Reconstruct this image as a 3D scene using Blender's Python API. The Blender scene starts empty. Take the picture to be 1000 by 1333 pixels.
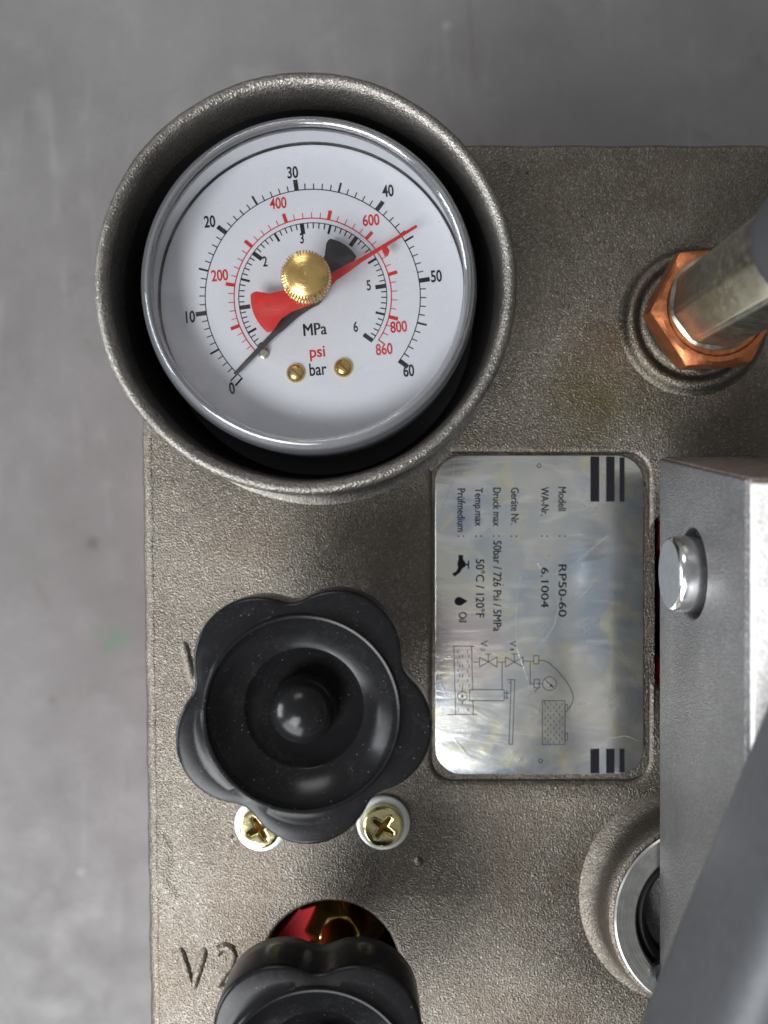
import bpy, bmesh, math, random
from mathutils import Vector, Matrix

random.seed(7)
SC = bpy.context.scene
COL = SC.collection
MM = 0.001
PI = math.pi

# ------------------------------------------------------------------ camera
CAM_H = 223.0          # mm above the machined deck of the pump
FPX = 1200.0           # focal length in photo pixels (photo 1000 x 1333)
cam = bpy.data.cameras.new('camera')
cam.sensor_fit = 'VERTICAL'; cam.sensor_height = 24.0; cam.sensor_width = 18.0
cam.lens = FPX / 1333.0 * 24.0
cam.clip_start = 0.005; cam.clip_end = 50.0
cam.dof.use_dof = True; cam.dof.focus_distance = 0.200; cam.dof.aperture_fstop = 7.0
camo = bpy.data.objects.new('camera', cam); COL.objects.link(camo)
camo.location = (0, 0, CAM_H * MM)
SC.camera = camo

# ------------------------------------------------------------------ light: workshop, big door low on one side
w = bpy.data.worlds.new('World'); SC.world = w; w.use_nodes = True
w.node_tree.nodes['Background'].inputs[0].default_value = (0.96, 0.98, 1.0, 1)
w.node_tree.nodes['Background'].inputs[1].default_value = 0.22

def area(name, loc, target, sx, sy, energy, col):
    l = bpy.data.lights.new(name, 'AREA'); l.shape = 'RECTANGLE'
    l.size = sx; l.size_y = sy; l.energy = energy; l.color = col
    o = bpy.data.objects.new(name, l); COL.objects.link(o)
    o.location = loc
    o.rotation_euler = (Vector(target) - Vector(loc)).to_track_quat('-Z', 'Y').to_euler()
    return o
area('door_light', (-0.75, -1.35, 0.75), (0, 0, 0), 1.5, 1.0, 28, (0.94, 0.97, 1.0))
area('roof_light', (-0.82, -1.10, 1.7), (0, 0, 0), 0.9, 0.9, 32, (0.97, 0.98, 1.0))
area('side_light', (-1.7, -0.1, 0.42), (0, 0, 0), 0.9, 0.6, 20, (0.90, 0.95, 1.0))
area('back_light', (-0.5, 1.6, 1.3), (0, 0, 0), 0.8, 0.5, 6, (1.0, 0.98, 0.95))

vs = SC.view_settings
vs.view_transform = 'Standard'; vs.look = 'None'; vs.exposure = 0.55; vs.gamma = 1.0; vs.use_curve_mapping = False
SC.render.engine = 'CYCLES'
try:
    SC.cycles.use_denoising = True
except Exception:
    pass
SC.cycles.max_bounces = 10; SC.cycles.transparent_max_bounces = 16

# ------------------------------------------------------------------ node helpers
class NT:
    def __init__(s, name):
        s.mat = bpy.data.materials.new(name); s.mat.use_nodes = True
        s.t = s.mat.node_tree; s.n = s.t.nodes; s.l = s.t.links
        s.n.clear()
        s.out = s.n.new('ShaderNodeOutputMaterial')
        s.tc = s.n.new('ShaderNodeTexCoord')
        m = s.n.new('ShaderNodeMapping'); m.inputs['Scale'].default_value = (1000, 1000, 1000)
        s.l.new(s.tc.outputs['Object'], m.inputs['Vector'])
        s.co = m.outputs[0]          # object coordinates in millimetres
    def setin(s, node, key, v):
        if hasattr(v, 'is_linked'):
            s.l.new(v, node.inputs[key])
        elif v is not None:
            node.inputs[key].default_value = v
    def noise(s, scale, detail=4, rough=0.55, dist=0.0, co=None, out=0):
        x = s.n.new('ShaderNodeTexNoise'); s.l.new(co or s.co, x.inputs['Vector'])
        x.inputs['Scale'].default_value = scale; x.inputs['Detail'].default_value = detail
        x.inputs['Roughness'].default_value = rough; x.inputs['Distortion'].default_value = dist
        return x.outputs[out]
    def voronoi(s, scale, feature='F1', co=None, rand=1.0):
        x = s.n.new('ShaderNodeTexVoronoi'); x.feature = feature; s.l.new(co or s.co, x.inputs['Vector'])
        x.inputs['Scale'].default_value = scale; x.inputs['Randomness'].default_value = rand
        return x.outputs['Distance']
    def mapping(s, scale=(1, 1, 1), rot=(0, 0, 0), loc=(0, 0, 0), co=None):
        m = s.n.new('ShaderNodeMapping'); s.l.new(co or s.co, m.inputs['Vector'])
        m.inputs['Scale'].default_value = scale; m.inputs['Rotation'].default_value = rot; m.inputs['Location'].default_value = loc
        return m.outputs[0]
    def ramp(s, v, stops, interp='LINEAR'):
        r = s.n.new('ShaderNodeValToRGB'); s.l.new(v, r.inputs[0]); e = r.color_ramp.elements
        r.color_ramp.interpolation = interp
        while len(e) < len(stops): e.new(0.5)
        for i, (p, c) in enumerate(stops):
            e[i].position = p
            e[i].color = (c, c, c, 1) if isinstance(c, (int, float)) else (*c, 1)
        return r.outputs[0]
    def math(s, op, a, b=None, c=None):
        m = s.n.new('ShaderNodeMath'); m.operation = op
        s.setin(m, 0, a); s.setin(m, 1, b)
        if c is not None: s.setin(m, 2, c)
        return m.outputs[0]
    def mix(s, f, a, b, mode='MIX'):
        m = s.n.new('ShaderNodeMix'); m.data_type = 'RGBA'; m.blend_type = mode
        s.setin(m, 0, f)
        s.setin(m, 6, a if hasattr(a, 'is_linked') else (*a, 1))
        s.setin(m, 7, b if hasattr(b, 'is_linked') else (*b, 1))
        return m.outputs[2]
    def blob(s, c, r, soft=0.6, wob=0.0, wscale=0.2):
        """1 inside a soft patch round the point c (mm)"""
        d = s.n.new('ShaderNodeVectorMath'); d.operation = 'DISTANCE'
        s.l.new(s.co, d.inputs[0]); d.inputs[1].default_value = c
        v = d.outputs['Value']
        if wob:
            v = s.math('ADD', v, s.math('MULTIPLY', s.math('SUBTRACT', s.noise(wscale, 4), 0.5), wob * r))
        return s.ramp(s.math('DIVIDE', v, r * 2), [(0.5 * (1 - soft), 1.0), (0.5, 0.0)])
    def bump(s, h, strength, dist=0.1, normal=None):
        b = s.n.new('ShaderNodeBump'); s.l.new(h, b.inputs['Height'])
        b.inputs['Strength'].default_value = strength; b.inputs['Distance'].default_value = dist * MM
        if normal: s.l.new(normal, b.inputs['Normal'])
        return b.outputs[0]
    def principled(s, color=(0.5, 0.5, 0.5), rough=0.5, metal=0.0, normal=None, spec=None, coat=None, coat_rough=None, aniso=None, film=None):
        p = s.n.new('ShaderNodeBsdfPrincipled')
        s.setin(p, 'Base Color', color if hasattr(color, 'is_linked') else (*color, 1))
        s.setin(p, 'Roughness', rough); s.setin(p, 'Metallic', metal)
        if normal: s.l.new(normal, p.inputs['Normal'])
        if spec is not None: s.setin(p, 'Specular IOR Level', spec)
        if coat is not None: s.setin(p, 'Coat Weight', coat)
        if coat_rough is not None: s.setin(p, 'Coat Roughness', coat_rough)
        if aniso is not None: s.setin(p, 'Anisotropic', aniso)
        if film is not None: s.setin(p, 'Thin Film Thickness', film)
        s.l.new(p.outputs[0], s.out.inputs[0])
        return p

M = {}
def cast_metal(name, dark, light, rough, metal, grain=1.9, bump=0.9, stain=True):
    t = NT(name)
    big = t.noise(0.045, 5, 0.6)
    col = t.mix(t.ramp(big, [(0.3, 0.0), (0.7, 1.0)]), dark, light)
    fine = t.noise(grain, 3, 0.6)
    cells = t.voronoi(grain * 0.85)
    vz = t.n.new('ShaderNodeTexVoronoi'); t.l.new(t.co, vz.inputs['Vector']); vz.inputs['Scale'].default_value = grain * 0.75
    sxyz = t.n.new('ShaderNodeSeparateColor'); t.l.new(vz.outputs['Color'], sxyz.inputs[0])
    col = t.mix(t.ramp(sxyz.outputs[0], [(0.0, 0.36), (0.5, 0.0)]), col, tuple(c * 0.5 for c in dark))
    col = t.mix(t.ramp(sxyz.outputs[1], [(0.74, 0.0), (1.0, 0.42)]), col, tuple(min(1, c * 1.9) for c in light))
    col = t.mix(t.ramp(fine, [(0.35, 0.32), (0.60, 0.0)]), col, tuple(c * 0.45 for c in dark))
    if stain:
        ol = t.math('MULTIPLY', t.blob((34, 69, 31), 17, 0.95, 1.3, 0.09), 0.75)
        col = t.mix(ol, col, (0.055, 0.047, 0.016))
        br = t.math('MULTIPLY', t.ramp(t.noise(0.03, 6, 0.65, 0.8), [(0.50, 0.0), (0.68, 1.0)]), 0.45)
        col = t.mix(br, col, (0.085, 0.062, 0.042))
        pit = t.ramp(t.voronoi(0.085), [(0.03, 1.0), (0.06, 0.0)])
        col = t.mix(pit, col, (0.03, 0.028, 0.025))
        scuff = t.math('MULTIPLY', t.ramp(t.noise(0.35, 5, 0.7, 1.5), [(0.60, 0.0), (0.72, 1.0)]), 0.35)
        col = t.mix(scuff, col, tuple(min(1, c * 1.5) for c in light))
    r = t.math('ADD', t.math('MULTIPLY', t.noise(0.2, 4), 0.22), rough - 0.11)
    h = t.math('ADD', t.math('MULTIPLY', fine, 0.6), t.math('MULTIPLY', cells, 0.55))
    h = t.math('ADD', h, t.math('MULTIPLY', t.noise(0.25, 3), 0.35))
    t.principled(col, r, metal, t.bump(h, bump, 0.28))
    M[name] = t.mat
    return t
cast_metal('cast_metal', (0.104, 0.091, 0.075), (0.160, 0.143, 0.122), 0.34, 0.95, 2.9, 0.75)
cast_metal('cast_rim', (0.155, 0.144, 0.128), (0.225, 0.21, 0.19), 0.34, 0.9, 2.9, 0.8, False)
cast_metal('cast_steel', (0.128, 0.125, 0.126), (0.172, 0.169, 0.171), 0.45, 0.6, 3.2, 0.8, False)
cast_metal('cast_top_lit', (0.74, 0.72, 0.69), (0.84, 0.82, 0.80), 0.55, 0.25, 1.4, 0.5, False)  # lever top: light falling on it put into a pale base colour
cast_metal('cast_rust', (0.13, 0.10, 0.085), (0.19, 0.15, 0.13), 0.65, 0.3, 1.4, 0.7, False)

# worn concrete floor
t = NT('concrete')
c = t.mix(t.ramp(t.noise(0.012, 6, 0.6), [(0.3, 0.0), (0.7, 1.0)]), (0.090, 0.086, 0.083), (0.140, 0.136, 0.135))
c = t.mix(t.math('MULTIPLY', t.ramp(t.noise(0.05, 5, 0.65, 0.6), [(0.52, 0.0), (0.70, 1.0)]), 0.3), c, (0.165, 0.160, 0.156))
c = t.mix(t.math('MULTIPLY', t.ramp(t.noise(0.035, 6, 0.7, 1.0), [(0.60, 0.0), (0.74, 1.0)]), 0.6), c, (0.070, 0.056, 0.046))
gr = t.noise(0.9, 3, 0.7)
c = t.mix(t.ramp(gr, [(0.38, 0.35), (0.55, 0.0)]), c, (0.05, 0.048, 0.047))
sp = t.ramp(t.voronoi(0.028), [(0.04, 1.0), (0.075, 0.0)])
c = t.mix(t.math('MULTIPLY', sp, 0.5), c, (0.22, 0.20, 0.18))
sp2 = t.ramp(t.voronoi(0.019, co=t.mapping(loc=(31, 17, 0))), [(0.03, 1.0), (0.07, 0.0)])
c = t.mix(t.math('MULTIPLY', sp2, 0.55), c, (0.045, 0.03, 0.022))
# long thin scratches in two directions
for ang, sc_, th, col_ in ((0.65, 0.02, 0.018, (0.19, 0.185, 0.18)), (-0.9, 0.014, 0.015, (0.18, 0.175, 0.17)), (1.45, 0.011, 0.012, (0.05, 0.04, 0.033))):
    cm = t.mapping(scale=(1, 0.07, 1), rot=(0, 0, ang))
    s_ = t.ramp(t.voronoi(sc_ * 1.3, 'DISTANCE_TO_EDGE', co=cm), [(0.0, 1.0), (th, 0.0)])
    gate = t.ramp(t.noise(0.02, 3, co=t.mapping(loc=(ang * 90, 7, 0))), [(0.52, 0.0), (0.62, 1.0)])
    c = t.mix(t.math('MULTIPLY', t.math('MULTIPLY', s_, gate), 0.28), c, col_)
for (x, y, r, k) in ((-114, -54, 7.5, 0.6), (-124, -52, 5, 0.35), (-118, -57, 4, 0.4)):
    c = t.mix(t.math('MULTIPLY', t.blob((x, y, 0), r, 0.9, 1.4, 0.3), k), c, (0.045, 0.105, 0.06))
t.principled(c, t.ramp(t.noise(0.06, 4), [(0.3, 0.42), (0.7, 0.62)]), 0.0, t.bump(t.noise(0.5, 5, 0.6), 0.25, 0.4), spec=0.4)
M['concrete'] = t.mat

# black moulded plastic of the knobs, dusty and scratched
t = NT('black_plastic')
dust = t.ramp(t.voronoi(0.85), [(0.05, 1.0), (0.12, 0.0)])
dust = t.math('MULTIPLY', dust, t.ramp(t.noise(0.16, 3), [(0.44, 0.0), (0.60, 1.0)]))
haze = t.math('MULTIPLY', t.ramp(t.noise(0.22, 6, 0.7, 0.8), [(0.54, 0.0), (0.80, 1.0)]), 0.14)
c = t.mix(haze, (0.007, 0.007, 0.0075), (0.07, 0.07, 0.068))
c = t.mix(t.math('MULTIPLY', dust, 0.55), c, (0.26, 0.25, 0.24))
film = t.math('MULTIPLY', t.ramp(t.noise(2.2, 4, 0.75), [(0.56, 0.0), (0.72, 1.0)]), t.ramp(t.noise(0.10, 4, 0.6), [(0.45, 0.0), (0.65, 0.22)]))
c = t.mix(film, c, (0.20, 0.195, 0.185))
r = t.math('ADD', t.math('MULTIPLY', t.noise(0.35, 6, 0.7, 0.5), 0.20), 0.11)
t.principled(c, r, 0.0, t.bump(t.noise(0.6, 3), 0.05, 0.08), spec=0.20)
M['black_plastic'] = t.mat

def simple(name, col, rough, metal=0.0, bump=0.0, bscale=3.0, vary=0.15, spec=None):
    t = NT(name)
    n = t.noise(0.5, 5, 0.6)
    c = t.mix(n, tuple(x * (1 - vary) for x in col), tuple(min(1, x * (1 + vary)) for x in col))
    r = t.math('ADD', t.math('MULTIPLY', t.noise(0.9, 4), 0.16), max(0.0, rough - 0.08))
    t.principled(c, r, metal, t.bump(t.noise(bscale, 3), bump, 0.1) if bump else None, spec=spec)
    M[name] = t.mat
simple('case_black', (0.011, 0.011, 0.012), 0.45)
simple('dial_white', (0.79, 0.81, 0.85), 0.55, vary=0.015)
simple('print_black', (0.028, 0.028, 0.032), 0.6, spec=0.03)
simple('print_red', (0.66, 0.045, 0.05), 0.6, spec=0.03)
simple('pointer_red', (0.70, 0.022, 0.018), 0.42)
simple('pointer_black', (0.042, 0.037, 0.036), 0.45)
simple('pointer_grey', (0.075, 0.068, 0.064), 0.5)
simple('brass', (0.72, 0.48, 0.16), 0.24, 1.0, 0.1, 2.0)
simple('brass_dark', (0.30, 0.165, 0.05), 0.36, 1.0, 0.2, 1.0)
simple('zinc_yellow', (0.66, 0.58, 0.30), 0.16, 1.0, 0.15, 1.0, 0.25)
simple('zinc_white', (0.74, 0.75, 0.74), 0.42, 0.7, 0.3, 2.0, 0.1)
simple('steel_pin', (0.66, 0.66, 0.67), 0.20, 1.0, 0.1, 1.5)
simple('pin_end', (0.30, 0.31, 0.32), 0.45, 0.85, 0.25, 2.0, 0.25)
simple('hose_rubber', (0.020, 0.021, 0.023), 0.65, 0.0, 0.4, 2.0)
simple('lever_paint', (0.066, 0.068, 0.073), 0.45, 0.2, 0.25, 1.2, 0.30)
simple('dark_bore', (0.012, 0.012, 0.013), 0.4)
simple('tank_red', (0.42, 0.015, 0.02), 0.6, spec=0.15)
simple('plate_print', (0.012, 0.012, 0.015), 0.5, spec=0.03)
simple('plate_print_grey', (0.035, 0.036, 0.04), 0.5, spec=0.03)
simple('pin_silver', (0.55, 0.50, 0.45), 0.3, 0.9)

# copper-plated nut
t = NT('copper')
c = t.mix(t.ramp(t.noise(0.25, 5, 0.65), [(0.3, 0.0), (0.7, 1.0)]), (0.36, 0.118, 0.050), (0.50, 0.195, 0.088))
c = t.mix(t.math('MULTIPLY', t.ramp(t.noise(0.6, 5, 0.7), [(0.55, 0.0), (0.75, 1.0)]), 0.6), c, (0.34, 0.11, 0.05))
t.principled(c, t.ramp(t.noise(0.8, 4), [(0.3, 0.34), (0.7, 0.54)]), 1.0, t.bump(t.noise(1.6, 3), 0.35, 0.1))
M['copper'] = t.mat

# zinc-plated crimp sleeve with a yellowish tint
t = NT('crimp_zinc')
c = t.mix(t.ramp(t.noise(0.12, 5, 0.6, 0.4), [(0.35, 0.0), (0.68, 1.0)]), (0.25, 0.247, 0.225), (0.36, 0.335, 0.255))
streak = t.noise(1.2, 4, co=t.mapping(scale=(1, 1, 0.08)))
c = t.mix(t.math('MULTIPLY', t.ramp(streak, [(0.5, 0.0), (0.7, 1.0)]), 0.45), c, (0.24, 0.23, 0.20))
t.principled(c, t.ramp(t.noise(0.5, 4), [(0.3, 0.32), (0.7, 0.46)]), 1.0, t.bump(streak, 0.25, 0.1))
M['crimp_zinc'] = t.mat

# machined end face with turning marks (object origin on the axis)
def turned(name, col, freq, rough):
    t = NT(name)
    sx = t.n.new('ShaderNodeSeparateXYZ'); t.l.new(t.co, sx.inputs[0])
    rr = t.math('SQRT', t.math('ADD', t.math('POWER', sx.outputs[0], 2.0), t.math('POWER', sx.outputs[1], 2.0)))
    wv = t.math('SINE', t.math('MULTIPLY', t.math('ADD', rr, t.math('MULTIPLY', t.noise(0.25, 2), 0.35)), freq))
    wv2 = t.math('SINE', t.math('MULTIPLY', rr, freq * 0.37))
    h = t.math('ADD', wv, wv2)
    c = t.mix(t.ramp(t.noise(0.4, 5, 0.65), [(0.35, 0.0), (0.7, 1.0)]), tuple(x * 0.72 for x in col), col)
    t.principled(c, rough, 0.9, t.bump(h, 0.35, 0.02))
    M[name] = t.mat
turned('machined', (0.44, 0.43, 0.41), 9.0, 0.33)
turned('brass_turned', (0.66, 0.44, 0.17), 16.0, 0.24)

# clear plastic (thin sheet: what is not reflected goes straight through)
def clear(name, tint, rough, boost, gleam=0.0, base=0.0):
    t = NT(name)
    fr = t.n.new('ShaderNodeFresnel'); fr.inputs['IOR'].default_value = 1.49
    tr = t.n.new('ShaderNodeBsdfTransparent'); tr.inputs[0].default_value = (*tint, 1)
    gl = t.n.new('ShaderNodeBsdfGlossy'); gl.inputs['Roughness'].default_value = rough
    nb = t.bump(t.noise(0.8, 3), 0.04, 0.05)
    t.l.new(nb, fr.inputs['Normal']); t.l.new(nb, gl.inputs['Normal'])
    mx = t.n.new('ShaderNodeMixShader')
    f = t.math('MULTIPLY_ADD', fr.outputs[0], boost, base)
    t.l.new(t.math('MINIMUM', f, 1.0), mx.inputs[0])
    t.l.new(tr.outputs[0], mx.inputs[1]); t.l.new(gl.outputs[0], mx.inputs[2])
    res = mx.outputs[0]
    if name == 'clear_window':
        dm = t.math('MULTIPLY', t.ramp(t.voronoi(0.42), [(0.035, 1.0), (0.08, 0.0)]), t.ramp(t.noise(0.12, 4), [(0.46, 0.0), (0.60, 0.8)]))
        sm = t.math('MULTIPLY', t.ramp(t.noise(0.07, 6, 0.7, 1.0), [(0.48, 0.0), (0.75, 1.0)]), 0.10)
        dd = t.n.new('ShaderNodeBsdfDiffuse'); dd.inputs[0].default_value = (0.42, 0.41, 0.40, 1)
        m3 = t.n.new('ShaderNodeMixShader'); t.l.new(t.math('MAXIMUM', dm, sm), m3.inputs[0])
        t.l.new(res, m3.inputs[1]); t.l.new(dd.outputs[0], m3.inputs[2]); res = m3.outputs[0]
    if gleam:                      # white diffuse share standing in for reflections caught in the plastic
        df = t.n.new('ShaderNodeBsdfDiffuse'); df.inputs[0].default_value = (0.80, 0.82, 0.88, 1)
        m2 = t.n.new('ShaderNodeMixShader'); m2.inputs[0].default_value = gleam
        t.l.new(res, m2.inputs[1]); t.l.new(df.outputs[0], m2.inputs[2]); res = m2.outputs[0]
    t.l.new(res, t.out.inputs[0])
    M[name] = t.mat
clear('clear_window', (0.985, 0.988, 0.995), 0.06, 0.9)
clear('clear_rim', (0.90, 0.90, 0.92), 0.05, 1.7, 0.07, 0.12)
clear('clear_wall', (0.85, 0.86, 0.90), 0.04, 1.3, 0.12, 0.62)
clear('clear_film', (0.93, 0.93, 0.93), 0.22, 3.0, 0.12)

# polished name plate under a wrinkled protective film
t = NT('name_plate')
sv = t.mapping(scale=(0.35, 1.2, 1), rot=(0, 0, 0.5))
wr = t.noise(0.11, 4, 0.55, 1.6, co=sv)
c = t.mix(t.ramp(t.noise(0.035, 3, 0.5, 0.8), [(0.36, 0.0), (0.64, 1.0)]), (0.44, 0.50, 0.56), (0.72, 0.70, 0.63))  # blue, pink, white and yellow clouds: reflections painted into the base colour
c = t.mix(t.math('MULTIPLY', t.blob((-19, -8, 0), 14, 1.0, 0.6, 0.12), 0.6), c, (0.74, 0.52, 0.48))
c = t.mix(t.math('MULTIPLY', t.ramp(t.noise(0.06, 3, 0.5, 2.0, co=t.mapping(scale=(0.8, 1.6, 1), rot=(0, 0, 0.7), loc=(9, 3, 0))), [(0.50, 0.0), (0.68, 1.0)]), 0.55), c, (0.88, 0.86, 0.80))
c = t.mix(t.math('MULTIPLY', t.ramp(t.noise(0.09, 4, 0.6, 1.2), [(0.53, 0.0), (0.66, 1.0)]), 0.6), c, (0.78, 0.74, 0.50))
speck = t.ramp(t.voronoi(0.16), [(0.02, 1.0), (0.045, 0.0)])
c = t.mix(t.math('MULTIPLY', speck, 0.6), c, (0.12, 0.12, 0.12))
brush = t.noise(2.5, 3, co=t.mapping(scale=(1.0, 0.05, 1), rot=(0, 0, 0.45)))
r = t.math('ADD', t.math('MULTIPLY', t.noise(0.12, 5, 0.6), 0.22), 0.13)
hb = t.math('ADD', t.math('MULTIPLY', wr, 2.2), t.math('MULTIPLY', brush, 0.05))
bl = t.ramp(t.voronoi(0.075), [(0.10, 0.25), (0.17, 0.0)])
hb = t.math('ADD', hb, bl)
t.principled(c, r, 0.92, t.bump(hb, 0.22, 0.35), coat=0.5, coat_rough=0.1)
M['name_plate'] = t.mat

# ------------------------------------------------------------------ mesh helpers (all in millimetres)
def P(px, py, z=0.0):
    """plan position (mm) of a photo measurement taken at height z"""
    k = (CAM_H - z) / FPX
    return ((px - 500.0) * k, (666.5 - py) * k)

class MB:
    def __init__(s): s.v = []; s.f = []
    def add(s, v, f):
        b = len(s.v); s.v += [tuple(x) for x in v]; s.f += [tuple(b + i for i in q) for q in f]
    def mesh(s, me, tf=None):
        vs_ = [tuple(tf @ v.co) if tf else tuple(v.co) for v in me.vertices]
        s.add(vs_, [tuple(p.vertices) for p in me.polygons])
    def lathe(s, prof, c=(0, 0), segs=96, fn=None, closed=False, axis='z', cap0=False, cap1=False):
        n = len(prof); vs_ = []
        for i in range(segs):
            a = 2 * PI * i / segs
            for q in prof:
                r, z = q[0], q[1]
                if fn: r = fn(q, a)
                vs_.append((c[0] + r * math.cos(a), c[1] + r * math.sin(a), z))
        fs = []
        m = n if closed else n - 1
        for i in range(segs):
            j = (i + 1) % segs
            for k in range(m):
                l = (k + 1) % n
                fs.append((i * n + k, j * n + k, j * n + l, i * n + l))
        if cap0: fs.append(tuple(i * n for i in range(segs))[::-1])
        if cap1: fs.append(tuple(i * n + n - 1 for i in range(segs)))
        s.add(vs_, fs)
    def prism(s, pts, z0, z1):
        n = len(pts)
        vs_ = [(x, y, z0) for x, y in pts] + [(x, y, z1) for x, y in pts]
        fs = [tuple(range(n))[::-1], tuple(range(n, 2 * n))]
        fs += [(i, (i + 1) % n, n + (i + 1) % n, n + i) for i in range(n)]
        s.add(vs_, fs)
    def stroke(s, pts, wd, z, h=0.0, taper=False):
        """flat printed line through pts"""
        n = len(pts); L = []; R = []
        for i, p in enumerate(pts):
            a = pts[max(0, i - 1)]; b = pts[min(n - 1, i + 1)]
            dx, dy = b[0] - a[0], b[1] - a[1]; d = math.hypot(dx, dy) or 1
            k = wd / 2
            if taper: k *= max(0.12, math.sin(PI * (i + 0.15) / (n - 0.7)))
            L.append((p[0] - dy / d * k, p[1] + dx / d * k)); R.append((p[0] + dy / d * k, p[1] - dx / d * k))
        if h == 0:
            s.add([(x, y, z) for x, y in L] + [(x, y, z) for x, y in R], [(n + i, n + i + 1, i + 1, i) for i in range(n - 1)])
        else:
            s.add([(x, y, z) for x, y in L] + [(p[0], p[1], z + h) for p in pts] + [(x, y, z) for x, y in R],
                  [(n + i, n + i + 1, i + 1, i) for i in range(n - 1)] + [(2 * n + i, 2 * n + i + 1, n + i + 1, n + i) for i in range(n - 1)])
    def text(s, body, size, at, z, rot=0.0, sx=1.0, bold=0.0, ax='CENTER', ay='CENTER', fit=None):
        me = text_mesh(body, bold)
        xs = [v.co.x for v in me.vertices]; ys = [v.co.y for v in me.vertices]
        x0, x1 = min(xs), max(xs)
        k = size / 0.73           # cap height of the font
        kx = k * sx
        if fit: kx = fit / (x1 - x0)
        ox = {'CENTER': (x0 + x1) / 2, 'LEFT': x0}[ax]
        oy = 0.365 if ay == 'CENTER' else 0.0
        ca, sa = math.cos(rot), math.sin(rot)
        vs_ = []
        for v in me.vertices:
            x = (v.co.x - ox) * kx; y = (v.co.y - oy) * k
            vs_.append((at[0] + x * ca - y * sa, at[1] + x * sa + y * ca, z))
        s.add(vs_, [tuple(p.vertices) for p in me.polygons])
        bpy.data.meshes.remove(me)
    def build(s, name, mat, parent=None, sharp=35, origin=None, bev=None):
        me = bpy.data.meshes.new(name)
        off = Vector(origin) if origin is not None else (WL.get(parent, Vector((0, 0, 0))) if parent else Vector((0, 0, 0)))
        me.from_pydata([tuple((Vector(v) - off) * MM) for v in s.v], [], s.f)
        me.materials.append(M[mat])
        bm = bmesh.new(); bm.from_mesh(me)
        bmesh.ops.remove_doubles(bm, verts=bm.verts, dist=1e-7)
        if bev:
            es = [e for e in bm.edges if len(e.link_faces) == 2 and e.calc_face_angle(0) > math.radians(30)]
            bmesh.ops.bevel(bm, geom=es, offset=bev * MM, segments=3, profile=0.5, affect='EDGES')
        bmesh.ops.recalc_face_normals(bm, faces=bm.faces)
        bm.to_mesh(me); bm.free()
        me.polygons.foreach_set('use_smooth', [True] * len(me.polygons))
        me.set_sharp_from_angle(angle=math.radians(sharp))
        o = bpy.data.objects.new(name, me); COL.objects.link(o)
        WL[o] = off.copy()
        po = WL.get(parent, Vector((0, 0, 0))) if parent else Vector((0, 0, 0))
        o.location = (off - po) * MM
        if parent: o.parent = parent
        return o
WL = {}

def text_mesh(body, bold=0.0, extrude=0.0, bevel=0.0):
    cu = bpy.data.curves.new('txt', 'FONT'); cu.body = body; cu.size = 1.0; cu.offset = bold
    cu.extrude = extrude; cu.bevel_depth = bevel; cu.bevel_resolution = 2; cu.resolution_u = 5
    o = bpy.data.objects.new('txt', cu); COL.objects.link(o)
    dg = bpy.context.evaluated_depsgraph_get()
    me = bpy.data.meshes.new_from_object(o.evaluated_get(dg))
    bpy.data.objects.remove(o); bpy.data.curves.remove(cu)
    return me

def sheet(outlines, z0, z1, bevel=0.0, res=3):
    """solid plate with holes: first outline outer, the rest holes; rounded top and bottom edges"""
    cu = bpy.data.curves.new('sheet', 'CURVE'); cu.dimensions = '2D'; cu.fill_mode = 'BOTH'
    for pts in outlines:
        sp_ = cu.splines.new('POLY'); sp_.points.add(len(pts) - 1)
        for i, (x, y) in enumerate(pts): sp_.points[i].co = (x, y, 0, 1)
        sp_.use_cyclic_u = True
    cu.extrude = (z1 - z0) / 2 - bevel; cu.bevel_depth = bevel; cu.bevel_resolution = res; cu.offset = -bevel
    o = bpy.data.objects.new('sheet', cu); COL.objects.link(o)
    dg = bpy.context.evaluated_depsgraph_get()
    me = bpy.data.meshes.new_from_object(o.evaluated_get(dg))
    bpy.data.objects.remove(o); bpy.data.curves.remove(cu)
    mb = MB(); mb.mesh(me, Matrix.Translation((0, 0, (z0 + z1) / 2)))
    bpy.data.meshes.remove(me)
    return mb

def circle(c, r, n=64, a0=0, a1=2 * PI, end=False):
    k = n if not end else n - 1
    return [(c[0] + r * math.cos(a0 + (a1 - a0) * i / k), c[1] + r * math.sin(a0 + (a1 - a0) * i / k)) for i in range(n)]

def rrect(x0, y0, x1, y1, r, n=8):
    out = []
    for cx, cy, a in ((x1 - r, y1 - r, 0), (x0 + r, y1 - r, PI / 2), (x0 + r, y0 + r, PI), (x1 - r, y0 + r, 1.5 * PI)):
        out += circle((cx, cy), r, n, a, a + PI / 2, True)
    return out

def jitter(pts, amp):
    return [(x + random.uniform(-amp, amp), y + random.uniform(-amp, amp)) for x, y in pts]

def tag(o, label=None, cat=None, group=None, kind=None):
    if label: o['label'] = label
    if cat: o['category'] = cat
    if group: o['group'] = group
    if kind: o['kind'] = kind
    return o

def thing(name, loc, label, cat, group=None):
    o = bpy.data.objects.new(name, None); COL.objects.link(o)
    o.empty_display_size = 0.01
    o.location = Vector(loc) * MM; WL[o] = Vector(loc)
    return tag(o, label, cat, group)

# ------------------------------------------------------------------ floor
FLOOR = -172.0
fm = MB(); L = 2500
fm.add([(-L, -L, FLOOR), (L, -L, FLOOR), (L, L, FLOOR), (-L, L, FLOOR)], [(0, 1, 2, 3)])
tag(fm.build('floor', 'concrete', origin=(0, 0, FLOOR)), kind='structure')

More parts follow.
